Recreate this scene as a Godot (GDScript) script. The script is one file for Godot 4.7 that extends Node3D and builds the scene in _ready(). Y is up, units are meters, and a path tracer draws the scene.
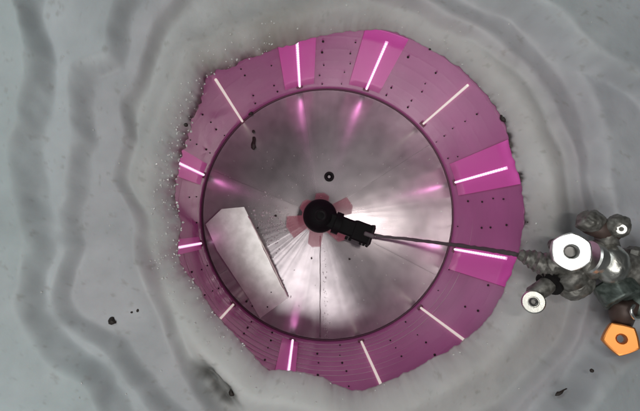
extends Node3D

const FOCAL := 450.0          # in pixels of the 640 x 411 photograph
const CAM_H := 0.45           # camera height above the metal disc
const RIM_H := 0.12           # height of the basin wall
var cam_basis: Basis
var cam_at: Vector3
var lamp_at: Vector3
var rng := RandomNumberGenerator.new()
var M := {}
var lumps := FastNoiseLite.new()
var grains := FastNoiseLite.new()
var blots := FastNoiseLite.new()
var taken := {}

# ---------------------------------------------------------------- helpers
func ray(px: float, py: float) -> Vector3:
	return cam_basis * Vector3(px - 320.0, -(py - 205.5), -FOCAL)

func spot(px: float, py: float, h: float) -> Vector3:      # the point at height h seen at that place of the photograph
	var d := ray(px, py)
	return cam_at + d * ((h - cam_at.y) / d.y)

func numbered(called: String) -> String:
	var n: int = taken.get(called, 0)
	taken[called] = n + 1
	return called if n == 0 else "%s_%03d" % [called, n]

func lin(r: float, g: float, b: float) -> Color:
	return Color(r, g, b).linear_to_srgb()

func mat(c: Color, rough: float, metal := 0.0) -> StandardMaterial3D:
	var m := StandardMaterial3D.new()
	m.albedo_color = c
	m.roughness = rough
	m.metallic = metal
	return m

func noise_tex(freq: float, seed_: int, normal: bool, strength := 4.0, ramp: Gradient = null, octaves := 4) -> NoiseTexture2D:
	var n := FastNoiseLite.new()
	n.seed = seed_
	n.frequency = freq
	n.fractal_octaves = octaves
	var t := NoiseTexture2D.new()
	t.width = 512
	t.height = 512
	t.seamless = true
	t.noise = n
	t.as_normal_map = normal
	t.bump_strength = strength
	if ramp: t.color_ramp = ramp
	return t

func ramp(a: Color, b: Color, from := 0.0, to := 1.0) -> Gradient:
	var g := Gradient.new()
	g.offsets = PackedFloat32Array([from, to])
	g.colors = PackedColorArray([a, b])
	return g

func rough_up(m: StandardMaterial3D, freq: float, scale: float, strength: float, seed_: int):
	m.normal_enabled = true
	m.normal_texture = noise_tex(freq, seed_, true, strength)
	m.uv1_triplanar = true
	m.uv1_world_triplanar = true
	m.uv1_scale = Vector3.ONE * scale

func obj(called: String, mesh: Mesh, material: Material, parent: Node = self) -> MeshInstance3D:
	var o := MeshInstance3D.new()
	o.name = numbered(called) if parent == self else called
	o.mesh = mesh
	if material: o.material_override = material
	parent.add_child(o, true)
	return o

func tag(o: Node, label: String, category: String, group := "", kind := ""):
	o.set_meta("label", label)
	o.set_meta("category", category)
	if group: o.set_meta("group", group)
	if kind: o.set_meta("kind", kind)

func thing(called: String, label: String, category: String, at := Vector3.ZERO, group := "") -> Node3D:
	var o := Node3D.new()
	o.name = numbered(called)
	add_child(o)
	o.position = at
	tag(o, label, category, group)
	return o

func st_new() -> SurfaceTool:
	var st := SurfaceTool.new()
	st.begin(Mesh.PRIMITIVE_TRIANGLES)
	return st

# rows[i][j] points; front side is (d/di) x (d/dj)
func grid(st: SurfaceTool, rows: Array, wrap: bool, cols = null, uvs = null, base := 0, group := 0) -> int:
	var ni := rows.size()
	var nj: int = rows[0].size()
	for i in ni:
		for j in nj:
			if cols: st.set_color(cols[i][j])
			st.set_uv(uvs[i][j] if uvs else Vector2(float(i) / ni, float(j) / nj))
			st.set_smooth_group(group)
			st.add_vertex(rows[i][j])
	for i in (ni if wrap else ni - 1):
		var k := (i + 1) % ni
		for j in nj - 1:
			var a := base + i * nj + j
			var b := base + k * nj + j
			st.add_index(a); st.add_index(b + 1); st.add_index(b)
			st.add_index(a); st.add_index(a + 1); st.add_index(b + 1)
	return base + ni * nj

func done(st: SurfaceTool) -> ArrayMesh:
	st.generate_normals()
	return st.commit()

func frame(axis: Vector3) -> Array:
	var a := axis.normalized()
	var u := a.cross(Vector3(0.31, 0.9, 0.2)).normalized()
	if u.length() < 0.5: u = a.cross(Vector3.RIGHT).normalized()
	return [u, a.cross(u), a]

# profile: [distance along the axis, radius]; wob adds unevenness
func lathe(a: Vector3, axis: Vector3, profile: Array, n := 24, wob := 0.0) -> ArrayMesh:
	var f := frame(axis)
	var strips := [[profile[0]]]                     # the profile split where it turns sharply
	for k in range(1, profile.size()):
		strips[-1].append(profile[k])
		if k + 1 < profile.size():
			var d0 := Vector2(profile[k][0] - profile[k - 1][0], profile[k][1] - profile[k - 1][1])
			var d1 := Vector2(profile[k + 1][0] - profile[k][0], profile[k + 1][1] - profile[k][1])
			if absf(d0.angle_to(d1)) > 0.6: strips.append([profile[k]])
	var st := st_new()
	var base := 0
	for k in strips.size():
		var rows := []
		for i in n:
			var t := TAU * i / n
			var row := []
			var d: Vector3 = f[0] * cos(t) + f[1] * sin(t)
			for p in strips[k]:
				var v: Vector3 = a + f[2] * p[0] + d * p[1]
				if wob > 0.0 and p[1] > 0.0: v += d * wob * lumps.get_noise_3dv(v * 9.0)
				row.append(v)
			rows.append(row)
		base = grid(st, rows, true, null, null, base, k + 1)
	return done(st)

func ball(c: Vector3, r: Vector3, wob := 0.0, n := 20, turn := Basis.IDENTITY) -> ArrayMesh:
	var rows := []
	for i in n:
		var t := TAU * i / n
		var row := []
		for j in n / 2 + 1:
			var p := -PI / 2 + PI * j / (n / 2)
			var d := Vector3(cos(t) * cos(p), sin(p), -sin(t) * cos(p))
			var v := c + turn * (d * r)
			if wob > 0.0: v += d * wob * lumps.get_noise_3dv(v * 9.0)
			row.append(v)
		rows.append(row)
	var st := st_new()
	grid(st, rows, true)
	return done(st)

func tube(path: Array, radii: Array, n := 12, wob := 0.0) -> ArrayMesh:
	var rows := []
	for i in n: rows.append([])
	var last := path.size() - 1
	var u := Vector3.ZERO
	for j in path.size():
		var t: Vector3 = (path[mini(j + 1, last)] - path[maxi(j - 1, 0)]).normalized()
		u = frame(t)[0] if j == 0 else (u - t * u.dot(t)).normalized()
		var w := t.cross(u)
		var r: float = radii[j]
		for i in n:
			var g := TAU * i / n
			var d := u * cos(g) + w * sin(g)
			var v: Vector3 = path[j] + d * r
			if wob > 0.0: v += d * wob * grains.get_noise_3dv(v * 4.0)
			rows[i].append(v)
	for i in n:
		rows[i].insert(0, path[0])
		rows[i].append(path[last])
	var st := st_new()
	grid(st, rows, true)
	return done(st)

func curve(points: Array, steps: int) -> Array:              # a smooth line through the points
	var out := []
	for k in points.size() - 1:
		var p0: Vector3 = points[maxi(k - 1, 0)]
		var p3: Vector3 = points[mini(k + 2, points.size() - 1)]
		for s in steps:
			out.append(points[k].cubic_interpolate(points[k + 1], p0, p3, float(s) / steps))
	out.append(points[-1])
	return out

# a chamfered nut: polygon outside, round hole, face turned along axis
func nut(c: Vector3, axis: Vector3, r: float, thick: float, hole: float, sides := 6, turn := 0.0, roundness := 0.12) -> ArrayMesh:
	var f := frame(axis)
	var n := sides * 8
	var rows := []
	var ch := thick * 0.10
	for i in n:
		var t := TAU * i / n + turn
		var d: Vector3 = f[0] * cos(t) + f[1] * sin(t)
		var w := fposmod(t - turn, TAU / sides) - PI / sides
		var flat := r * cos(PI / sides) / cos(w)
		var out := lerpf(flat, r * 0.95, roundness)
		out = minf(out, r * 0.975)
		var row := []
		for p in [[-thick, hole], [-thick, out - ch], [-thick + ch, out], [-ch, out], [-ch * 0.3, out - ch * 0.35], [0.0, out - ch * 1.2], [0.0, hole + ch * 0.9], [-ch * 0.8, hole], [-thick, hole]]:
			row.append(c + f[2] * p[0] + d * p[1])
		rows.append(row)
	# hard edges: each band is a strip of its own
	var st := st_new()
	var base := 0
	var nj: int = rows[0].size()
	for j in nj - 1:
		var strip := []
		for i in n: strip.append([rows[i][j], rows[i][j + 1]])
		base = grid(st, strip, true, null, null, base, j + 1)
	return done(st)

func block(size: Vector3, at: Transform3D, ch := 0.0006) -> ArrayMesh:     # a box with chamfered edges
	var st := st_new()
	var h := size / 2
	var k := h - Vector3.ONE * ch
	var quads := []
	for ax in 3:
		var b := (ax + 1) % 3
		var c := (ax + 2) % 3
		for s in [-1.0, 1.0]:
			var q := []
			for e in [[-1, -1], [1, -1], [1, 1], [-1, 1]]:
				var v := Vector3.ZERO
				v[ax] = s * h[ax]; v[b] = e[0] * k[b]; v[c] = e[1] * k[c]
				q.append(v)
			quads.append(q)
		for s in [-1.0, 1.0]:
			for t in [-1.0, 1.0]:
				var q := []
				for e in [[0, -1], [1, -1], [1, 1], [0, 1]]:
					var v := Vector3.ZERO
					v[ax] = e[1] * k[ax]
					v[b] = s * (h[b] if e[0] == 0 else k[b])
					v[c] = t * (k[c] if e[0] == 0 else h[c])
					q.append(v)
				quads.append(q)
	for sx in [-1.0, 1.0]:
		for sy in [-1.0, 1.0]:
			for sz in [-1.0, 1.0]:
				var a := Vector3(sx * h.x, sy * k.y, sz * k.z)
				var b2 := Vector3(sx * k.x, sy * h.y, sz * k.z)
				var c2 := Vector3(sx * k.x, sy * k.y, sz * h.z)
				quads.append([a, b2, c2])
	for q in quads:
		var mid := Vector3.ZERO
		for v in q: mid += v
		var nn: Vector3 = (q[1] - q[0]).cross(q[2] - q[0])
		if nn.dot(mid) > 0: q.reverse()               # clockwise seen from outside
		for tri in ([[0, 1, 2], [0, 2, 3]] if q.size() == 4 else [[0, 1, 2]]):
			for i in tri:
				st.set_smooth_group(-1)
				st.add_vertex(at * q[i])
	st.generate_normals()
	return st.commit()

func plate(pts: Array, h0: float, h1: float) -> ArrayMesh:     # a flat polygon with thickness
	var st := st_new()
	var flat := PackedVector2Array()
	for p in pts: flat.append(Vector2(p.x, p.z))
	if Geometry2D.is_polygon_clockwise(flat): flat.reverse()
	var small := Geometry2D.offset_polygon(flat, -(h1 - h0) * 0.3)
	var top: PackedVector2Array = small[0] if small.size() and small[0].size() == flat.size() else flat
	var tri := Geometry2D.triangulate_polygon(top)
	st.set_smooth_group(-1)
	for k in range(0, tri.size(), 3):
		var p := [top[tri[k]], top[tri[k + 1]], top[tri[k + 2]]]
		if (p[1] - p[0]).cross(p[2] - p[0]) < 0: p.reverse()
		for v in p:
			st.set_uv(Vector2(v.x, v.y) * 8.0)
			st.add_vertex(Vector3(v.x, h1, v.y))
	var n := flat.size()
	for i in n:
		var a := flat[i]
		var b := flat[(i + 1) % n]
		var q := [Vector3(a.x, h0, a.y), Vector3(b.x, h0, b.y), Vector3(b.x, h1 - (h1 - h0) * 0.3, b.y), Vector3(a.x, h1 - (h1 - h0) * 0.3, a.y)]
		for i3 in [0, 1, 2, 0, 2, 3]:
			st.add_vertex(q[i3])
		if top.size() == n:
			var near := 0
			var near2 := 0
			for k in n:
				if top[k].distance_to(a) < top[near].distance_to(a): near = k
				if top[k].distance_to(b) < top[near2].distance_to(b): near2 = k
			for v in [q[3], q[2], Vector3(top[near2].x, h1, top[near2].y), q[3], Vector3(top[near2].x, h1, top[near2].y), Vector3(top[near].x, h1, top[near].y)]:
				st.add_vertex(v)
	st.generate_normals()
	return st.commit()

# a closed line given as pixels at height h -> radius for each of n directions about the axis of the basin
func outline(px: Array, h: float, n: int) -> PackedFloat32Array:
	var pts := []
	for p in px:
		var w := spot(p[0], p[1], h)
		pts.append(Vector2(fposmod(atan2(w.z, w.x), TAU), Vector2(w.x, w.z).length()))
	pts.sort_custom(func(a, b): return a.x < b.x)
	var out := PackedFloat32Array()
	var m := pts.size()
	for i in n:
		var t := TAU * i / n
		var k := 0
		while k < m and pts[k].x <= t: k += 1
		var a: Vector2 = pts[(k + m - 1) % m]
		var b: Vector2 = pts[k % m]
		var pa: Vector2 = pts[(k + m - 2) % m]
		var pb: Vector2 = pts[(k + 1) % m]
		var span := fposmod(b.x - a.x, TAU)
		var s := fposmod(t - a.x, TAU) / maxf(span, 1e-5)
		var v := cubic_interpolate(a.y, b.y, pa.y, pb.y, s)
		out.append(clampf(v, minf(a.y, b.y) - 0.004, maxf(a.y, b.y) + 0.004))
	return out

# ---------------------------------------------------------------- the ice
const LIP := [[350, 31], [327, 34], [295, 43], [276, 48], [257, 56], [245, 57], [232, 67], [213, 71], [200, 99], [188, 133], [178, 165], [174, 193], [180, 225], [178, 257], [197, 286], [219, 319], [241, 341], [268, 369], [285, 371], [300, 373], [325, 379], [342, 388], [362, 391], [395, 378], [431, 360], [468, 338], [493, 312], [508, 283], [519, 250], [525, 209], [523, 193], [512, 152], [506, 127], [495, 105], [479, 86], [460, 67], [429, 48], [394, 31], [372, 29]]
const STEP_ONE := [[440, 29], [489, 54], [528, 88], [547, 127], [562, 165], [566, 200], [572, 260], [568, 314], [547, 352], [516, 382], [489, 407], [420, 430], [330, 428], [270, 418], [221, 405], [196, 366], [177, 323], [166, 287], [154, 250], [149, 215], [129, 180], [139, 143], [134, 110], [146, 88], [156, 58], [170, 24], [205, -8], [260, -14], [340, -4], [400, 10]]
const STEP_TWO := [[470, 2], [513, 20], [552, 58], [581, 107], [594, 156], [600, 200], [607, 270], [602, 320], [585, 352], [560, 395], [520, 430], [420, 462], [300, 460], [210, 432], [170, 405], [149, 375], [123, 341], [98, 326], [77, 313], [69, 292], [80, 251], [75, 236], [77, 210], [85, 195], [95, 146], [90, 122], [87, 93], [92, 73], [117, 56], [135, 0], [190, -40], [300, -60], [400, -40]]
const STEP_THREE := [[470, -14], [513, 6], [557, 34], [581, 58], [605, 73], [640, 92], [672, 150], [690, 250], [660, 320], [612, 351], [595, 372], [578, 392], [550, 415], [480, 470], [300, 520], [150, 460], [110, 380], [66, 345], [36, 300], [46, 250], [40, 150], [50, 60], [35, 0], [80, -90], [250, -130], [400, -80]]

var ice_n := 840
var crevice := []
var lip_r: PackedFloat32Array
var lip_d: PackedFloat32Array
var step_r := []

func ice_height(i: int, r: float, x: float, z: float) -> float:
	var t := r - lip_r[i]
	var warp := 0.0035 * lumps.get_noise_3d(x * 1.2, 3.0, z * 1.2)
	var h := 0.1205 + 0.0065 * (1.0 - exp(-maxf(t, 0.0) / 0.0045)) + 0.0065 * exp(-pow((t - 0.018) / 0.013, 2.0)) + 0.05 * t * exp(-t / 0.06)
	var rise := [0.0075, 0.0088, 0.012]
	for k in 3:
		var c: float = step_r[k][i] + warp * (1.0 + 0.5 * k)
		var d := r - c
		h += rise[k] * smoothstep(-0.0015, 0.0095 + 0.004 * k, d)
		h -= 0.0003 * exp(-pow((d + 0.003) / 0.006, 2.0))            # the groove at the foot of each step
		h += 0.0003 * exp(-pow((d - 0.012) / 0.008, 2.0))            # and its rounded brow
	h += 0.10 * maxf(r - step_r[2][i], 0.0) * smoothstep(0.0, 0.2, r - step_r[2][i])
	var soft := smoothstep(0.0, 0.02, t)
	for c in crevice:
		var q := Vector2(x - c.x, z - c.z).rotated(-0.95)
		h -= 0.010 * exp(-pow(q.x / 0.011, 2.0) - pow((q.y + 0.003 * lumps.get_noise_3d(x * 4.0, 80.0, z * 4.0)) / 0.0035, 2.0))
	h += 0.0028 * lumps.get_noise_3d(x * 0.5, 1.0, z * 0.5) * soft
	h += 0.0003 * lumps.get_noise_3d(x * 3.0, 5.0, z * 3.0)
	var crust := exp(-pow((fposmod(rad_to_deg(atan2(z, x)), 360.0) - 195.0) / 48.0, 2.0)) * exp(-pow(t / 0.011, 2.0))
	h = maxf(h, 0.1216) + crust * 0.0013 * lumps.get_noise_3d(x * 5.0, 70.0, z * 5.0)
	h += 0.00012 * grains.get_noise_3d(x, 0.0, z)
	return h

func ice_at(p: Vector3) -> float:
	var r := Vector2(p.x, p.z).length()
	var i := int(round(fposmod(atan2(p.z, p.x), TAU) / TAU * ice_n)) % ice_n
	return ice_height(i, r, p.x, p.z)

func ice_colour(i: int, t: float, p: Vector3) -> Color:
	var deg := rad_to_deg(fposmod(atan2(p.z, p.x), TAU))
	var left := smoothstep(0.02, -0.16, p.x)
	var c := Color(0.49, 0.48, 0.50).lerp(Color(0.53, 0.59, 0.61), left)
	# light and dark shading of the terraces, painted in as one tint each
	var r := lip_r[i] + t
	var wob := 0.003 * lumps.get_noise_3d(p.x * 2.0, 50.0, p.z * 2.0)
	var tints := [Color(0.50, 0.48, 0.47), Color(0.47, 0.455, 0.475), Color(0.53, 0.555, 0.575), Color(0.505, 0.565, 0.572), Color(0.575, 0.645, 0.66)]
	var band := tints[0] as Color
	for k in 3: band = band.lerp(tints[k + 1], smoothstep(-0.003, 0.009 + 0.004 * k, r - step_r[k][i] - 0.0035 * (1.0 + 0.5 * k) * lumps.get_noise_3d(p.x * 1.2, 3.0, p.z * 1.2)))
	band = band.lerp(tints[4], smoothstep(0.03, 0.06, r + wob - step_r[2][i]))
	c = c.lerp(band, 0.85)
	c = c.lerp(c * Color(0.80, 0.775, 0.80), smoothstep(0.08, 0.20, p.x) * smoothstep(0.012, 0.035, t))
	var n := blots.get_noise_3d(p.x, 0.0, p.z)
	c = c.lerp(Color(0.30, 0.325, 0.335), clampf(n * 0.8, 0.0, 0.4))                       # greyer clouds inside the ice
	c = c.lerp(Color(0.55, 0.57, 0.585), clampf(-n * 0.8 - 0.05, 0.0, 0.35))
	var m2 := blots.get_noise_3d(p.x * 4.0, 90.0, p.z * 4.0)
	c = c * (1.0 + 0.10 * m2)
	c.a = 1.0
	# whiter frosted collar along the lower brim, its translucent lightness painted in
	var white := exp(-pow((deg - 118.0) / 42.0, 2.0)) * exp(-pow((t - 0.012) / 0.016, 2.0))
	c = c.lerp(Color(0.66, 0.66, 0.645), 0.7 * white)
	# brown silt frozen in along the brim
	var silt := exp(-t / 0.013) * clampf(0.35 + 1.3 * blots.get_noise_3d(p.x * 2.2, 4.0, p.z * 2.2), 0.0, 1.0)
	var top := exp(-pow((deg - 245.0) / 28.0, 2.0))
	silt = clampf(silt * (0.45 + 0.9 * top) + top * 0.55 * exp(-pow(t / 0.022, 2.0)), 0.0, 0.85)
	c = c.lerp(Color(0.26, 0.225, 0.185), silt * (0.25 + 0.5 * top))
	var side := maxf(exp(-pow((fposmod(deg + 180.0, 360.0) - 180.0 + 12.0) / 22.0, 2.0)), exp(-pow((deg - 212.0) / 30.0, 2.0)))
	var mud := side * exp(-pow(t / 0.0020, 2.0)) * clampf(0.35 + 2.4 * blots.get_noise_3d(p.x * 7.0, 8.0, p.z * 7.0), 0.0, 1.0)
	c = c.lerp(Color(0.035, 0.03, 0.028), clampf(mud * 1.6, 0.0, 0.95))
	var rind := exp(-pow((deg - 195.0) / 48.0, 2.0)) * exp(-pow(t / 0.008, 2.0)) * clampf(0.5 + 1.6 * lumps.get_noise_3d(p.x * 6.0, 75.0, p.z * 6.0), 0.0, 1.0)
	c = c.lerp(Color(0.34, 0.17, 0.24), clampf(rind * 0.6, 0.0, 0.6))
	var jag := exp(-pow((deg - 216.0) / 26.0, 2.0)) * exp(-pow(t / 0.0028, 2.0)) * clampf(0.6 + 2.0 * lumps.get_noise_3d(p.x * 5.0, 77.0, p.z * 5.0), 0.0, 1.0)
	c = c.lerp(Color(0.075, 0.035, 0.05), jag * 0.9)
	for q in crevice: c = c.lerp(Color(0.055, 0.048, 0.04), 0.85 * exp(-pow(Vector2(p.x - q.x, p.z - q.z).rotated(-0.95).x / 0.012, 2.0) - pow(Vector2(p.x - q.x, p.z - q.z).rotated(-0.95).y / 0.004 + 1.3 * lumps.get_noise_3d(p.x * 4.0, 80.0, p.z * 4.0), 2.0)))  # dark of the hollow painted into the colour
	# fine dark dust
	var g := grains.get_noise_3d(p.x * 0.7, 2.0, p.z * 0.7)
	c = c.lerp(Color(0.25, 0.23, 0.2), clampf((g - 0.38) * 1.6, 0.0, 0.35))
	return c

func build_ice():
	crevice = [spot(213, 374, 0.125), spot(227, 391, 0.125)]
	lip_r = outline(LIP, 0.123, ice_n)
	step_r = [outline(STEP_ONE, 0.130, ice_n), outline(STEP_TWO, 0.143, ice_n), outline(STEP_THREE, 0.155, ice_n)]
	for i in ice_n:
		var d := Vector2(cos(TAU * i / ice_n), sin(TAU * i / ice_n)) * lip_r[i]
		var deg := 360.0 * i / ice_n
		var crust := exp(-pow((deg - 205.0) / 38.0, 2.0))
		lip_d.append(crust * (0.0028 * lumps.get_noise_3d(d.x * 9.0, 60.0, d.y * 9.0) + 0.0006 * lumps.get_noise_3d(d.x * 18.0, 61.0, d.y * 18.0)))
		lip_d[i] += 0.0013 * lumps.get_noise_3d(d.x * 7.0, 30.0, d.y * 7.0) + 0.0007 * grains.get_noise_3d(d.x, 7.0, d.y)
		for k in 3: step_r[k][i] = maxf(step_r[k][i], lip_r[i] + 0.012 + 0.014 * k)
	var ts := []
	var t := 0.0
	while t < 0.75:
		ts.append(t)
		t += 0.0006 if t < 0.006 else (0.0012 if t < 0.19 else 0.0012 + (t - 0.19) * 0.12)
	var rows := []
	var cols := []
	for i in ice_n:
		var a := TAU * i / ice_n
		var d := Vector3(cos(a), 0, sin(a))
		var row := []
		var col := []
		for under in [[0.03, 0.1203], [0.010, 0.1197], [0.003, 0.1196], [0.0008, 0.1199]]:
			var p: Vector3 = d * (lip_r[i] + lip_d[i] + under[0])
			row.append(Vector3(p.x, under[1] + RIM_H - 0.12 + 0.0004, p.z))
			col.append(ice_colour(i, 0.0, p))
		for s in ts:
			var r: float = lip_r[i] + s
			var p := d * (r + lip_d[i] * exp(-s / 0.005))
			p.y = ice_height(i, r, p.x, p.z)
			row.append(p)
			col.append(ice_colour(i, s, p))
		rows.append(row)
		cols.append(col)
	var st := st_new()
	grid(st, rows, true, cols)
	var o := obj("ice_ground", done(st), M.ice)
	tag(o, "terraced grey green ice surrounding the round pink opening", "ice", "", "structure")

# ---------------------------------------------------------------- the basin
const WALL_R0 := 0.1265
const WALL_R1 := 0.1385
func wall_r(h: float) -> float:
	return lerpf(WALL_R0, WALL_R1, h / RIM_H)

func on_wall(deg: float, h: float, inset := 0.0) -> Vector3:
	var a := deg_to_rad(deg)
	var r := wall_r(h) - inset
	return Vector3(cos(a) * r, h, sin(a) * r)

func wall_patch(deg: float, half_deg: Vector2, h0: float, h1: float, inset: float) -> ArrayMesh:
	var rows := []
	for i in 9:
		var g := deg + lerpf(-half_deg.x, half_deg.y, i / 8.0)
		var row := [on_wall(g, h0 - 0.0008, -0.0005)]
		for j in 7: row.append(on_wall(g, lerpf(h0, h1, j / 6.0), inset))
		row.append(on_wall(g, h1 + 0.0008, -0.0005))
		rows.append(row)
	var st := st_new()
	grid(st, rows, false)
	return done(st)

func build_basin():
	var b := thing("basin", "round glossy pink basin wall sunk into the ice", "basin")
	var rows := []
	var cols := []
	var n := 360
	for i in n:
		var deg := 360.0 * i / n
		var row := []
		var col := []
		for j in 121:
			var h := RIM_H * j / 120.0
			var ridge := 0.0
			for c in [0.012, 0.026, 0.043, 0.060, 0.081, 0.101]:
				ridge += 0.00006 * exp(-pow((h - c - 0.0015 * lumps.get_noise_2d(deg * 0.004, c * 60.0)) / 0.0011, 2.0))
			var dent := 0.00035 * lumps.get_noise_3d(cos(deg_to_rad(deg)) * 0.1, h * 0.6, sin(deg_to_rad(deg)) * 0.1)
			row.append(on_wall(deg, h, ridge + dent))
			var k := blots.get_noise_3d(cos(deg_to_rad(deg)) * 0.12, h * 1.5, sin(deg_to_rad(deg)) * 0.12)
			col.append(Color(0.62, 0.19, 0.45).lerp(Color(0.52, 0.17, 0.38), clampf(0.4 + 0.9 * k, 0.0, 1.0)))
		rows.append(row)
		cols.append(col)
	var st := st_new()
	grid(st, rows, true, cols)
	obj("wall", done(st), M.pink, b)
	# the flange under the ice
	rows = []
	for i in 120:
		var a := TAU * i / 120
		var row := []
		for r in [WALL_R1, WALL_R1 + 0.001, WALL_R1 + 0.03]:
			row.append(Vector3(cos(a) * r, RIM_H + (0.0 if r == WALL_R1 else 0.0003), sin(a) * r))
		rows.append(row)
	st = st_new()
	grid(st, rows, true)
	obj("rim_flange", done(st), M.pink_plain, b)
	# the dark gasket between wall and floor
	obj("gasket", lathe(Vector3(0, 0.0, 0), Vector3.UP, [[0.0, 0.1270], [0.0012, 0.1263], [0.0016, 0.1258], [0.0012, 0.1253], [-0.001, 0.1250]], 160), M.gasket, b)
	# twelve upright bars: lit ones before magenta panels, plain ribs given an added glow
	var lit := {0: [6.5, 6.5, 1.0], 1: [8.0, 6.0, 1.0], 3: [8.5, 6.0, 1.0], 4: [2.2, 9.0, 1.0], 7: [2.5, 4.5, 0.7], 9: [2.5, 3.0, 0.5], 10: [4.5, 5.0, 0.8]}
	var led := ball(Vector3.ZERO, Vector3(0.0011, 0.0019, 0.0011), 0.0, 8)
	for k in 12:
		var deg := -103.5 + 30.0 * k
		var h0 := 0.004 if k == 11 else 0.017  # upper left bar lengthened in place of its missing reflection
		var h1 := 0.108
		if k in [2, 5, 6]: h1 = 0.116
		var lo := on_wall(deg, h0, 0.0014)
		var hi := on_wall(deg, h1, 0.0014)
		var up := (hi - lo).normalized()
		var side := Vector3(-sin(deg_to_rad(deg)), 0, cos(deg_to_rad(deg)))
		var at := Transform3D(Basis(side, up, side.cross(up)), (lo + hi) / 2)
		var is_lit: bool = lit.has(k)
		var bar := obj("wall_bar", block(Vector3(0.0026 if is_lit else 0.0021, (hi - lo).length(), 0.002), at, 0.0005), M.lit_bar if is_lit else M.bar, b)
		if is_lit:
			var w: Array = lit[k]
			obj("light_panel", wall_patch(deg, Vector2(w[0], w[1]), 0.016, RIM_H - 0.002, 0.0011), M.panel if w[2] > 0.75 else M.panel_dim, b)
			for q in 22:
				var d := obj("led", led, M.led, bar)
				d.transform = Transform3D(at.basis, lo.lerp(hi, (q + 0.5) / 22.0) - at.basis.z * 0.001 * signf(at.basis.z.dot(lo)) )
			var l := AreaLight3D.new()
			l.name = "bar_light"
			l.area_size = Vector2(0.0026, 0.09)
			l.light_color = Color(1.0, 0.55, 0.88)
			l.light_energy = 0.0004 * w[2]
			l.shadow_enabled = true
			var inward := -Vector3(cos(deg_to_rad(deg)), 0, sin(deg_to_rad(deg)))
			b.add_child(l, true)
			l.transform = Transform3D(Basis(up.cross(-inward).normalized(), up, -inward), (lo + hi) / 2 + inward * 0.005)
		# a bracket at the foot of every bar
		obj("bar_foot", block(Vector3(0.006, 0.003, 0.003), Transform3D(at.basis, on_wall(deg, h0 - 0.0035, 0.001)), 0.0006), M.foot, b)
	# thin pale arcs put in for reflected lines on the lower wall
	for q in 9:
		var h := 0.012 + 0.0098 * q + rng.randf_range(-0.002, 0.002)
		var from := rng.randf_range(38.0, 75.0) if q > 3 else rng.randf_range(0.0, 60.0)
		var to := rng.randf_range(130.0, 196.0)
		var path := []
		var rad := []
		for j in 61:
			path.append(on_wall(lerpf(from, to, j / 60.0), h + 0.001 * lumps.get_noise_2d(j * 0.004, q * 5.0), 0.0002))
			rad.append(0.00032 * sin(PI * (j + 0.5) / 61.0) * (0.7 + 0.6 * absf(lumps.get_noise_2d(j * 0.03, q * 9.0))))
		obj("glint_arc", tube(path, rad, 6), M.glint_arc, b)
	# rows of small dark pins between the bars
	var pin := ball(Vector3.ZERO, Vector3(0.00085, 0.00085, 0.00085), 0.0002, 8)
	for k in 12:
		for c in [9.5, 19.5]:
			for q in 5:
				if rng.randf() < 0.12: continue
				var deg: float = -103.5 + 30.0 * k + c + rng.randf_range(-0.9, 0.9)
				var o := obj("pin", pin, M.dirt, b)
				o.position = on_wall(deg, 0.016 + 0.0205 * q + rng.randf_range(-0.004, 0.004), 0.0007)
				o.scale = Vector3.ONE * rng.randf_range(0.7, 1.25)

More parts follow.
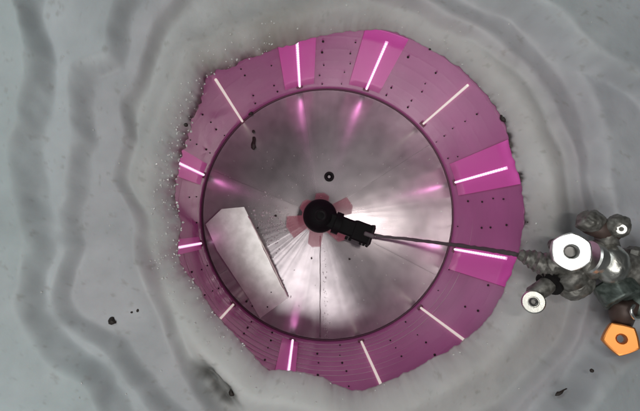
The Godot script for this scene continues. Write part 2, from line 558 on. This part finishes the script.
# ---------------------------------------------------------------- the metal floor
func build_floor():
	var d := thing("metal_disc", "round brushed silver metal floor of the pink basin", "metal disc")
	var hub := spot(320, 216, 0.0)
	hub.y = 0.0
	var cuts := [-33.0, 27.0, 90.0, 150.0, 203.0, 262.0]
	var lift := [0.0021, 0.0017, 0.0024, 0.0019, 0.0023, 0.0017]
	var flute := [0.00003, 0.00003, 0.00024, 0.00006, 0.00003, 0.00003]
	var lean := [0.0001, -0.0002, 0.0004, -0.0001, 0.0001, -0.0001]
	for k in 6:
		var a0: float = cuts[k] + 0.03
		var a1: float = (cuts[(k + 1) % 6] + (360.0 if k == 5 else 0.0)) - 0.03
		var rows := []
		var cols := []
		var uvs := []
		var n := 40
		for i in n + 1:
			var a := deg_to_rad(lerpf(a0, a1, float(i) / n))
			var dir := Vector3(cos(a), 0, sin(a))
			# where the ray from the hub meets the disc's rim
			var bq := hub.dot(dir)
			var far := -bq + sqrt(bq * bq - hub.length_squared() + 0.1245 * 0.1245)
			var row := []
			var col := []
			var uv := []
			for j in 41:
				var s := lerpf(0.004, far, j / 40.0)
				var p := hub + dir * s
				var f := s / far
				p.y = 0.001 + lift[k] * (1.0 - f) + lean[k] * (float(i) / n - 0.5) * f * 2.0 + 0.00016 * lumps.get_noise_3d(p.x * 0.8, k * 9.0, p.z * 0.8) + flute[k] * f * lumps.get_noise_2d(rad_to_deg(a) * 0.03, k * 9.0)
				row.append(p)
				var g := blots.get_noise_3d(p.x * 1.6, 40.0, p.z * 1.6)
				var sm := grains.get_noise_3d(p.x * 0.5, 60.0, p.z * 0.5)
				var v := 0.53 + 0.16 * g + 0.10 * sm + 0.05 * lumps.get_noise_2d(rad_to_deg(a) * 0.05, k * 33.0)
				var c := Color(v, v * 0.88, v * 0.93)  # mauve cast of the reflected pink wall, painted into the metal
				col.append(c)
				uv.append(Vector2(s * 8.0, a * 2.0))
			rows.append(row)
			cols.append(col)
			uvs.append(uv)
		var st := st_new()
		grid(st, rows, false, cols, uvs)
		obj("sector", done(st), M.disc, d)
	obj("base_plate", lathe(Vector3.ZERO, Vector3.UP, [[-0.002, 0.0], [-0.002, 0.1248], [-0.0004, 0.1248], [-0.0004, 0.0]], 96), M.seam, d)
	# the seam where two sheets meet
	for k in 6:
		var a := deg_to_rad(cuts[k])
		var dir := Vector3(cos(a), 0, sin(a))
		var bq := hub.dot(dir)
		var far := -bq + sqrt(bq * bq - hub.length_squared() + 0.1245 * 0.1245)
		if k == 2:
			var path := []
			var rad := []
			for j in 21:
				var s := lerpf(0.02, far - 0.002, j / 20.0)
				path.append(hub + dir * s + Vector3(0.0005 * lumps.get_noise_1d(j * 0.02), 0.0012 + 0.0026 * (1.0 - s / far), 0))
				rad.append((0.0006 if k == 2 else 0.0003) * (0.8 + 0.5 * lumps.get_noise_1d(j * 0.03)))
			obj("seam", tube(path, rad, 6), M.seam, d)
	# the loose flat strap lying at the left, and its bright bent edge
	var s := plate([spot(207, 224, 0.003), spot(223, 209, 0.003), spot(245, 207, 0.003), spot(289, 297, 0.003), spot(260, 318, 0.003), spot(249, 298, 0.003), spot(218, 250, 0.003)], 0.0030, 0.0040)
	var strap := obj("strap_plate", s, M.strap, d)
	strap.set_meta("label", "flat pale strap plate")
	strap.transform = Transform3D(Basis(Vector3.RIGHT, deg_to_rad(3.4)), Vector3.ZERO)
	strap.position = Vector3(0, 0.0022, 0.10) - strap.transform.basis * Vector3(0, 0.0022, 0.10)
	var edge := []
	for p in [[249, 216], [260, 238], [270, 259], [280, 280], [288, 296]]: edge.append(spot(p[0], p[1], 0.0046))
	obj("bent_edge", tube(curve(edge, 4), [0.0004, 0.0005, 0.0007, 0.0008, 0.0009, 0.0010, 0.0010, 0.0011, 0.0011, 0.0011, 0.0011, 0.0010, 0.0009, 0.0008, 0.0007, 0.0006, 0.0004], 8, 0.0008), M.bright, strap)

# ---------------------------------------------------------------- the black probe in the middle
func build_probe():
	var c := spot(320, 216, 0.026)
	var base := Vector3(c.x, 0, c.z)
	# pink star washer under it
	var star := []
	for k in 6:
		var a := deg_to_rad(-80.0 + 60.0 * k)
		var w: float = [0.30, 0.26, 0.22, 0.22, 0.36, 0.28][k]
		var r: float = [0.024, 0.035, 0.034, 0.031, 0.034, 0.022][k]
		for e in [[-0.42, 0.017], [-w, r * 0.96], [0.05, r], [w, r * 0.93], [0.42, 0.017]]:
			star.append(Vector3(c.x + cos(a + e[0]) * e[1], 0, c.z + sin(a + e[0]) * e[1]))
	var wsh := obj("star_washer", plate(star, 0.0048, 0.0062), M.star)
	tag(wsh, "dull pink six pointed star washer under the black ball", "washer")
	var p := thing("probe", "matt black ball on a post with a black plug arm", "probe", base)
	obj("post", lathe(Vector3(0, 0.0, 0), Vector3.UP, [[0.002, 0.0], [0.002, 0.013], [0.008, 0.012], [0.010, 0.0085], [0.018, 0.0085], [0.018, 0.0]], 28), M.black, p)
	obj("ball", ball(Vector3(0, 0.026, 0), Vector3.ONE * 0.0160, 0.0, 40), M.black, p)
	obj("cap", lathe(Vector3(0, 0.0415, 0), Vector3.UP, [[-0.002, 0.006], [0.0005, 0.0055], [0.0009, 0.0048], [0.0003, 0.0040], [-0.0005, 0.0]], 24), M.black_gloss, p)
	var a := spot(326, 219, 0.031) - base
	var b := spot(371, 236, 0.031) - base
	var dx := (b - a).normalized()
	var bs := Basis(dx, Vector3.UP, dx.cross(Vector3.UP))
	obj("arm", block(Vector3((b - a).length() * 0.72, 0.014, 0.0155), Transform3D(bs, a.lerp(b, 0.36)), 0.0018), M.black, p)
	obj("plug", block(Vector3(0.020, 0.015, 0.0185), Transform3D(bs, a.lerp(b, 0.80)), 0.0014), M.black, p)
	obj("plug_lip", block(Vector3(0.003, 0.017, 0.0205), Transform3D(bs, a.lerp(b, 0.97)), 0.0008), M.black_gloss, p)
	obj("strain_relief", block(Vector3(0.010, 0.0035, 0.004), Transform3D(bs, a.lerp(b, 0.93) + Vector3(0, 0.008, 0)), 0.0008), M.wire, p)
	obj("collar", lathe(a.lerp(b, 0.25), dx, [[-0.003, 0.0], [-0.003, 0.0105], [0.003, 0.0105], [0.003, 0.0]], 24), M.black, p)
	for q in 5:
		var along: float = [0.52, 0.60, 0.83, 0.90, 0.97][q]
		var t := a.lerp(b, along) + bs.z * 0.0098 + Vector3(0, 0.003, 0)
		obj("pin", block(Vector3(0.0024, 0.003, 0.0032), Transform3D(bs, t), 0.0004), M.black, p)
	var g := obj("ring_screw", lathe(spot(329, 177, 0.0), Vector3.UP, [[0.0, 0.0], [0.0025, 0.0016], [0.0030, 0.0022], [0.0042, 0.0030], [0.0042, 0.0042], [0.0030, 0.0050], [-0.001, 0.0052]], 24), M.black_gloss)
	tag(g, "small dark ring screw on the metal above the black ball", "screw")

# ---------------------------------------------------------------- cable and fittings at the right
func build_fittings():
	var cable := thing("cable", "thin dark grey cable running from black plug to metal fitting", "cable", spot(520, 255, 0.15))
	var o := cable.position
	var pts := curve([spot(366, 234, 0.031) - o, spot(384, 236.5, 0.036) - o, spot(420, 240.5, 0.062) - o, spot(463, 246, 0.10) - o, spot(500, 251.5, 0.137) - o, spot(524, 256, 0.155) - o], 10)
	var rad := []
	for j in pts.size(): rad.append(0.0011 + 0.0005 * absf(lumps.get_noise_1d(j * 0.06)) + 0.0004 * j / pts.size())
	obj("wire", tube(pts, rad, 10, 0.0009), M.wire, cable)
	# the gland: a ribbed, dirty cone
	var ga := spot(518, 254.5, 0.153) - o
	var gb := spot(553, 267, 0.160) - o
	var ax := gb - ga
	var prof := [[0.0, 0.0], [0.0, 0.0022]]
	for j in 14:
		var f := j / 13.0
		prof.append([ax.length() * f, 0.0026 + 0.0062 * pow(f, 0.8) + (0.0007 if j % 2 else 0.0)])
	prof.append([ax.length(), 0.0])
	obj("gland", lathe(ga, ax, prof, 24, 0.0016), M.dirty, cable)

	var c := thing("clamp_fitting", "grey metal clamp fitting with a bright hex nut facing up", "fitting", Vector3(spot(590, 262, 0.15).x, 0.148, spot(590, 262, 0.15).z))
	o = c.position
	var view := ((cam_at - spot(571, 252, 0.178)).normalized() + (lamp_at - spot(571, 252, 0.178)).normalized()).normalized()
	# the body under the nut, reaching right out of the picture
	var body := curve([spot(546, 265, 0.160) - o, spot(562, 262, 0.163) - o, spot(585, 262, 0.164) - o, spot(606, 263, 0.164) - o, spot(632, 270, 0.163) - o, spot(665, 282, 0.163) - o, spot(720, 300, 0.166) - o], 6)
	var br := []
	for j in body.size():
		var f := j / float(body.size() - 1)
		br.append(0.0068 + 0.0042 * smoothstep(0.0, 0.3, f) + 0.0008 * sin(f * 40.0))
	obj("body", tube(body, br, 24, 0.0012), M.dirty, c)
	obj("hex_nut", nut(spot(571.5, 251.5, 0.180) - o, view, 0.0122, 0.0075, 0.0040, 6, 0.35, 0.62), M.polished, c)
	obj("bolt_end", lathe(spot(571.5, 251.5, 0.177) - o, view, [[-0.012, 0.0039], [-0.0048, 0.0039], [-0.004, 0.0032], [-0.004, 0.0]], 20), M.dark_steel, c)
	var cd := spot(612, 264, 0.172) - spot(571, 252, 0.172)
	obj("collar", lathe(spot(593, 258, 0.170) - o, cd + Vector3(0, -0.004, 0), [[-0.004, 0.0], [-0.004, 0.0100], [-0.003, 0.0110], [0.000, 0.0110], [0.001, 0.0096], [0.004, 0.0096], [0.005, 0.0]], 32), M.polished, c)
	obj("ball_joint", ball(spot(611, 264, 0.171) - o, Vector3(0.0105, 0.0105, 0.0128), 0.0008, 32), M.chrome, c)
	obj("bulb", ball(spot(576, 284, 0.160) - o, Vector3(0.0120, 0.0095, 0.0098), 0.0014, 44, Basis(Vector3.UP, 0.5)), M.dirty, c)
	obj("neck", tube([spot(566, 270, 0.165) - o, spot(573, 280, 0.162) - o], [0.010, 0.010], 16, 0.0008), M.dirty, c)
	obj("side_lug", ball(spot(554, 245, 0.166) - o, Vector3(0.0036, 0.0036, 0.0042), 0.0008, 14), M.dirty, c)
	# right hand bracket
	obj("bracket", block(Vector3(0.020, 0.012, 0.018), Transform3D(Basis(Vector3.UP, -0.25), spot(640, 262, 0.164) - o), 0.003), M.dirty, c)

	var s := thing("stud_bolt", "short grey stud bolt with a shiny washer end, lower left of the hex nut", "bolt", Vector3(spot(540, 295, 0.14).x, 0.146, spot(540, 295, 0.14).z))
	o = s.position
	var sa := spot(553, 279, 0.158) - o
	var sb := spot(533.5, 302, 0.166) - o
	var sx := (sb - sa).normalized()
	var sv := (cam_at - spot(533, 302, 0.166)).normalized() + (lamp_at - spot(533, 302, 0.166)).normalized() + Vector3(-0.12, 0, 0.12)
	obj("shank", tube([sa, sa.lerp(sb, 0.4) - Vector3(0, 0.002, 0), sa.lerp(sb, 0.7) - Vector3(0, 0.006, 0), sb - sv.normalized() * 0.008], [0.0056, 0.0058, 0.0058, 0.0050], 20, 0.0005), M.dirty, s)
	obj("dark_collar", lathe(sa.lerp(sb, 0.18), sx, [[-0.0014, 0.0], [-0.0014, 0.0088], [0.0014, 0.0088], [0.0014, 0.0]], 24), M.black_gloss, s)
	obj("washer", lathe(sb, sv, [[-0.005, 0.0], [-0.005, 0.0070], [-0.001, 0.0074], [0.0, 0.0066], [0.0, 0.0036], [-0.0012, 0.0034], [-0.0012, 0.0]], 32), M.chrome, s)
	obj("washer_ring", lathe(sb, sv, [[-0.0012, 0.0028], [0.0008, 0.0028], [0.0012, 0.0024], [0.0008, 0.0016], [-0.001, 0.0014], [-0.001, 0.0]], 24), M.dark_steel, s)

	var w := thing("wing_nut", "dark rubbery wing nut with two round lobes above the fitting", "wing nut", spot(602, 232, 0.166))
	o = w.position
	obj("lobe", ball(spot(590, 221.5, 0.172) - o, Vector3(0.0084, 0.0074, 0.0070), 0.0016, 44, Basis(Vector3.UP, 0.2)), M.dirty, w)
	obj("lobe", ball(spot(617.5, 226, 0.173) - o, Vector3(0.0080, 0.0074, 0.0074), 0.0014, 44), M.dirty, w)
	obj("bridge", tube([spot(588, 224, 0.169) - o, spot(602, 229, 0.168) - o, spot(617, 230, 0.169) - o], [0.0064, 0.0072, 0.0066], 16, 0.0008), M.rust_dark, w)
	obj("stem", tube([spot(604, 228, 0.168) - o, spot(608, 248, 0.166) - o], [0.0065, 0.007], 16, 0.0005), M.dirty, w)
	obj("screw_tip", lathe(spot(621, 229, 0.179) - o, (cam_at - spot(621, 229, 0.179)).normalized() + Vector3(0.15, 0, 0.1), [[-0.004, 0.0040], [0.0, 0.0038], [0.0008, 0.0030], [0.0008, 0.0014], [0.0, 0.0008], [0.0, 0.0]], 18), M.bright_dull, w)

	var f := thing("hose_fitting", "dark green hex fitting ending in a bright copper nut at lower right", "fitting", Vector3(spot(625, 310, 0.15).x, 0.150, spot(625, 310, 0.15).z))
	o = f.position
	var fv := (cam_at - spot(621, 339, 0.168)).normalized() + (lamp_at - spot(621, 339, 0.168)).normalized() + Vector3(0, 0, 0.1)
	obj("hex_body", nut(spot(624, 301, 0.168) - o, Vector3(0.25, 0.55, 0.8), 0.0135, 0.014, 0.003, 6, 0.2, 0.25), M.green_steel, f)
	obj("shaft", tube([spot(624, 301, 0.166) - o, spot(622, 314, 0.162) - o, spot(621, 330, 0.158) - o], [0.0085, 0.0078, 0.005], 18), M.rust_dark, f)
	obj("red_sleeve", tube([spot(629, 276, 0.163) - o, spot(627, 292, 0.164) - o], [0.0058, 0.0064], 16, 0.0004), M.rust_dark, f)
	obj("copper_nut", nut(spot(621.5, 339, 0.170) - o, fv, 0.0110, 0.0095, 0.0025, 5, 0.9, 0.25), M.copper, f)
	obj("clip", tube(curve([spot(634, 305, 0.176) - o, spot(631, 311, 0.178) - o, spot(634, 318, 0.176) - o, spot(640, 318, 0.172) - o], 4), [0.001, 0.001, 0.001, 0.001, 0.001, 0.001, 0.001, 0.001, 0.001, 0.001, 0.001, 0.001, 0.001], 8), M.polished, f)
	obj("side_pipe", tube(curve([spot(630, 304, 0.164) - o, spot(660, 306, 0.163) - o, spot(720, 320, 0.164) - o], 5), [0.009, 0.009, 0.009, 0.009, 0.009, 0.009, 0.009, 0.009, 0.009, 0.009, 0.009], 18, 0.0008), M.green_steel, f)

# ---------------------------------------------------------------- dirt, frost and crumbs
func crumb(at: Vector3, size: Vector3, called: String, label: String, group := "", turn := 0.0):
	var st := ball(Vector3.ZERO, size, minf(size.x, size.z) * 1.3, 12, Basis(Vector3.UP, turn))
	var o := obj(called, st, M.dirt)
	o.position = at
	tag(o, label, "dirt", group)

func build_dirt():
	var on_ice := [
		[113, 320, 4.2, 3.4, "roundish black lump of grit on the left ice"],
		[132, 312, 1.3, 1.0, "tiny dark crumb right above the black grit lump"],
		[138, 310, 1.2, 1.8, "tiny dark crumb farther right above the black grit lump"],
		[561, 392, 7.5, 1.6, "long black crumb on the lower right ice"],
		[592, 370, 2.0, 1.8, "small black crumb below the copper nut"],
		[232, 392, 2.4, 4.0, "dark dirt clod in the crevice at bottom left of the rim"],
		[186, 124, 3.2, 2.6, "black clod stuck to the upper left rim"],
		[430, 49, 1.4, 1.2, "black speck on the rim at upper right"],
		[503, 118, 2.6, 5.0, "dark sliver of mud along the upper right rim"],
		[528, 222, 1.0, 1.2, "tiny dark speck on ice beside the right rim"],
	]
	for c in on_ice:
		var p := spot(c[0], c[1], 0.135)
		for k in 3: p = spot(c[0], c[1], maxf(ice_at(p), 0.121))
		var k := 0.31 / 450.0
		crumb(p, Vector3(c[2] * k, minf(c[2], c[3]) * k * 0.7, c[3] * k), "grit", c[4], "", rng.randf_range(-0.5, 0.5))
	var on_disc := [[254, 144, 2.2, 7.0, "long dark drip below the upper left bar"], [254, 131, 1.5, 1.5, "dark drop just above the long drip"], [251, 112, 2.4, 3.0, "dark clod on the gasket above the long drip"]]
	for c in on_disc: crumb(spot(c[0], c[1], 0.003), Vector3(c[2], minf(c[2], c[3]) * 0.6, c[3]) * 0.001, "grit", c[4])
	for c in [[247, 228], [252, 229], [256, 240], [258, 237], [240, 237], [250, 249], [262, 247], [245, 265], [266, 278], [272, 291], [236, 209], [259, 227], [350, 259], [312, 258], [252, 306], [246, 301], [275, 216], [268, 306]]:
		crumb(spot(c[0] + rng.randf_range(-1, 1), c[1] + rng.randf_range(-1, 1), 0.0046), Vector3(1.0, 0.7, 1.0) * 0.001 * rng.randf_range(0.7, 1.25), "dirt_speck", "tiny brown dirt speck on the metal floor", "dirt specks on the metal floor")
	# frost: many tiny clear grains, too many to count
	var grain := SurfaceTool.new()
	grain.begin(Mesh.PRIMITIVE_TRIANGLES)
	var seeds := []
	for q in 300:
		var deg := rng.randf_range(118.0, 248.0) if rng.randf() < 0.72 else rng.randf_range(0.0, 360.0)
		var i := int(fposmod(deg, 360.0) / 360.0 * ice_n) % ice_n
		var t := 0.0004 + 0.016 * pow(rng.randf(), 1.8)
		var a := deg_to_rad(deg)
		var p := Vector3(cos(a), 0, sin(a)) * (lip_r[i] + t)
		p.y = ice_height(i, lip_r[i] + t, p.x, p.z)
		seeds.append([p, rng.randf_range(0.0003, 0.0009)])
	for q in 90:
		var deg := 192.0 + rng.randfn(0.0, 24.0)
		var i := int(fposmod(deg, 360.0) / 360.0 * ice_n) % ice_n
		var t := -0.0008 + 0.010 * pow(rng.randf(), 2.0)
		var p := Vector3(cos(deg_to_rad(deg)), 0, sin(deg_to_rad(deg))) * (lip_r[i] + t + lip_d[i])
		p.y = ice_height(i, lip_r[i] + maxf(t, 0.0), p.x, p.z) - 0.0004
		seeds.append([p, rng.randf_range(0.0004, 0.0012)])
	for q in 60:
		var p := spot(rng.randf_range(20, 620), rng.randf_range(10, 400), 0.14)
		if Vector2(p.x, p.z).length() > 0.15:
			p.y = ice_at(p)
			seeds.append([p, rng.randf_range(0.0003, 0.0008)])
	scatter("frost_grains", seeds, "clear frost grains along the icy brim of the opening", "frost")
	seeds = []
	for q in 90:
		var f := rng.randf()
		var p := spot(lerpf(247, 290, f) + rng.randfn(0, 1.6), lerpf(220, 299, f) + rng.randfn(0, 1.2), 0.0048)
		seeds.append([p, rng.randf_range(0.0003, 0.0008)])
	for q in 60:
		var f := rng.randf()
		var p := spot(lerpf(324.5, 326, f) + rng.randfn(0, 1.3), lerpf(246, 338, f), 0.003)
		seeds.append([p, rng.randf_range(0.0002, 0.0005)])
	for q in 150:
		var p := spot(272 + rng.randfn(0, 10), 222 + rng.randfn(0, 13), 0.0035)
		seeds.append([p, rng.randf_range(0.0003, 0.0010)])
	for q in 110:
		var p := spot(rng.randf_range(215, 445), rng.randf_range(150, 325), 0.003)
		if Vector2(p.x, p.z).length() < 0.12: seeds.append([p, rng.randf_range(0.0002, 0.0005)])
	scatter("frost_crystals", seeds, "glittering frost crystals scattered over the metal floor", "frost")

func scatter(called: String, seeds: Array, label: String, category: String):
	var st := st_new()
	for s in seeds:
		var c: Vector3 = s[0]
		var r: float = s[1]
		var b := Basis.from_euler(Vector3(rng.randf() * TAU, rng.randf() * TAU, rng.randf() * TAU))
		var v := []
		for d in [Vector3(1, 0, 0), Vector3(-1, 0, 0), Vector3(0, 1.2, 0), Vector3(0, -1.2, 0), Vector3(0, 0, 0.8), Vector3(0, 0, -0.8)]: v.append(c + b * (d * r * rng.randf_range(0.7, 1.3)))
		for f in [[0, 2, 4], [2, 1, 4], [1, 3, 4], [3, 0, 4], [2, 0, 5], [1, 2, 5], [3, 1, 5], [0, 3, 5]]:
			st.set_smooth_group(-1)
			for k in [0, 2, 1]: st.add_vertex(v[f[k]])
	st.generate_normals()
	var o := obj(called, st.commit(), M.frost)
	tag(o, label, category, "", "stuff")

# ---------------------------------------------------------------- materials
func make_materials():
	var ice := mat(Color.WHITE, 0.5)
	ice.vertex_color_use_as_albedo = true
	ice.subsurf_scatter_enabled = true
	ice.subsurf_scatter_strength = 0.12
	ice.metallic_specular = 0.5
	rough_up(ice, 0.035, 14.0, 2.2, 5)
	ice.normal_scale = 0.22
	M.ice = ice
	var pink := mat(Color.WHITE, 0.22)
	pink.vertex_color_use_as_albedo = true
	M.pink = pink
	M.pink_plain = mat(lin(0.40, 0.14, 0.28), 0.4)
	M.gasket = mat(lin(0.17, 0.075, 0.115), 0.5)
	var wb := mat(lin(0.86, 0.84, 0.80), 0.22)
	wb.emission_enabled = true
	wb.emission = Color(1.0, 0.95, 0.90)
	wb.emission_energy_multiplier = 0.45  # glow added for the glints on the unlit ribs, which are no lamps
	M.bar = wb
	M.glint_arc = mat(lin(0.72, 0.55, 0.62), 0.2)
	var lb := mat(lin(0.85, 0.75, 0.82), 0.3)
	lb.emission_enabled = true
	lb.emission = Color(1.0, 0.62, 0.92)
	lb.emission_energy_multiplier = 0.5
	M.lit_bar = lb
	var led := mat(lin(0.9, 0.85, 0.9), 0.3)
	led.emission_enabled = true
	led.emission = Color(1.0, 0.88, 0.98)
	led.emission_energy_multiplier = 1.05
	M.led = led
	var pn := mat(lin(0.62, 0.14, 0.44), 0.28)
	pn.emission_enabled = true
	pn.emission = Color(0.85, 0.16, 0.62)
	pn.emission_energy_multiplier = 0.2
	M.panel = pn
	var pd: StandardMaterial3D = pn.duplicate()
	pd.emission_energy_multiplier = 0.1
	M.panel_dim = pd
	M.foot = mat(lin(0.22, 0.09, 0.13), 0.45)
	var disc := mat(Color.WHITE, 0.25, 0.95)
	disc.vertex_color_use_as_albedo = true
	disc.anisotropy_enabled = true
	disc.anisotropy = 0.8
	M.disc = disc
	M.seam = mat(lin(0.30, 0.28, 0.27), 0.5, 0.5)
	var strap := mat(lin(0.78, 0.75, 0.73), 0.4, 0.95)
	rough_up(strap, 0.02, 14.0, 1.5, 11)
	strap.normal_scale = 0.15
	strap.albedo_color = Color.WHITE
	strap.albedo_texture = noise_tex(0.009, 41, false, 1.0, ramp(lin(0.66, 0.63, 0.61), lin(0.82, 0.79, 0.77), 0.2, 0.8), 5)
	M.strap = strap
	M.bright = mat(lin(0.92, 0.90, 0.80), 0.5, 0.9)
	M.bright_dull = mat(lin(0.55, 0.54, 0.52), 0.4, 0.9)
	var st := mat(Color(lin(0.55, 0.13, 0.19), 0.5), 0.5)
	st.transparency = BaseMaterial3D.TRANSPARENCY_ALPHA
	M.star = st
	M.black = mat(lin(0.006, 0.0055, 0.006), 0.6)
	M.black.metallic_specular = 0.22
	M.black_gloss = mat(lin(0.008, 0.007, 0.0075), 0.5)
	M.black_gloss.metallic_specular = 0.3
	M.wire = mat(lin(0.11, 0.095, 0.10), 0.6, 0.3)
	var dirty := mat(Color.WHITE, 0.46, 0.45)
	dirty.albedo_texture = noise_tex(0.012, 21, false, 1.0, ramp(lin(0.09, 0.086, 0.076), lin(0.27, 0.26, 0.24), 0.25, 0.75))
	rough_up(dirty, 0.05, 30.0, 3.0, 22)
	dirty.normal_scale = 0.2
	M.dirty = dirty
	M.dark_steel = mat(lin(0.16, 0.155, 0.15), 0.4, 0.8)
	var pol := mat(lin(0.86, 0.86, 0.84), 0.34, 1.0)
	rough_up(pol, 0.06, 30.0, 1.0, 23)
	pol.normal_scale = 0.2
	M.polished = pol
	var chrome := mat(lin(0.62, 0.62, 0.58), 0.36, 1.0)
	rough_up(chrome, 0.06, 26.0, 2.0, 24)
	chrome.normal_scale = 0.45
	M.chrome = chrome
	var cop := mat(lin(0.88, 0.34, 0.10), 0.42, 1.0)
	rough_up(cop, 0.06, 30.0, 1.0, 25)
	cop.normal_scale = 0.25
	M.copper = cop
	M.rust_dark = mat(lin(0.085, 0.055, 0.047), 0.5, 0.3)
	var gs: StandardMaterial3D = dirty.duplicate()
	gs.albedo_texture = noise_tex(0.012, 31, false, 1.0, ramp(lin(0.055, 0.07, 0.062), lin(0.16, 0.19, 0.175), 0.25, 0.75))
	M.green_steel = gs
	M.dirt = mat(lin(0.022, 0.014, 0.011), 0.6)
	var fr := mat(lin(0.72, 0.72, 0.69), 0.12)
	M.frost = fr

func _ready():
	# ---- camera
	var d := Vector3(-20.0, -22.5, -FOCAL).normalized()            # where straight down lies in the view
	var down_view := Basis(Vector3.RIGHT, Vector3.FORWARD, Vector3.UP)
	cam_basis = down_view * Basis(Quaternion(d, Vector3(0, 0, -1)))
	var to_hub := ray(329, 213)
	cam_at = to_hub * (CAM_H / to_hub.y)
	cam_at = -to_hub * (CAM_H / to_hub.y) if cam_at.y < 0 else cam_at
	var cam := Camera3D.new()
	cam.name = "camera"
	add_child(cam)
	cam.transform = Transform3D(cam_basis, cam_at)
	cam.fov = rad_to_deg(2.0 * atan(205.5 / FOCAL))
	cam.near = 0.01
	cam.far = 20.0
	cam.current = true
	# ---- surroundings, lamps, exposure
	var we := WorldEnvironment.new()
	we.name = "environment"
	var e := Environment.new()
	e.background_mode = Environment.BG_COLOR
	e.background_color = Color(0.34, 0.35, 0.355)
	e.background_energy_multiplier = 0.37
	e.tonemap_mode = Environment.TONE_MAPPER_LINEAR
	e.tonemap_exposure = 1.0
	e.sdfgi_enabled = true
	e.ssao_enabled = true
	e.ssil_enabled = true
	we.environment = e
	add_child(we)
	lamp("overhead_lamp", Vector3(-0.25, 1.25, 0.52), Vector3(0, 0.1, 0), Vector2(0.85, 0.6), Color(1.0, 1.0, 0.99), 0.68)
	lamp_at = cam_at + Vector3(0.115, 0.0, -0.015)
	lamp("camera_lamp", lamp_at, Vector3(0.06, 0.0, 0.0), Vector2(0.06, 0.009), Color(1.0, 0.985, 0.96), 0.013)
	lamp("added_fill", Vector3(-0.62, 0.95, -0.60), Vector3(0.05, 0.05, 0.05), Vector2(0.45, 0.45), Color(0.97, 1.0, 1.0), 0.26)  # added to brighten the right and lower wall; no such source seen
	rng.seed = 7
	lumps.seed = 3
	lumps.frequency = 14.0
	lumps.fractal_octaves = 3
	grains.seed = 8
	grains.frequency = 160.0
	grains.fractal_octaves = 3
	blots.seed = 12
	blots.frequency = 11.0
	blots.fractal_octaves = 4
	make_materials()
	build_ice()
	build_basin()
	build_floor()
	build_probe()
	build_fittings()
	build_dirt()

func lamp(called: String, at: Vector3, to: Vector3, size: Vector2, c: Color, energy: float):
	var l := AreaLight3D.new()
	l.name = called
	l.area_size = size
	l.light_color = c
	l.light_energy = energy
	l.shadow_enabled = true
	add_child(l)
	l.look_at_from_position(at, to, Vector3(0.1, 0, -1))
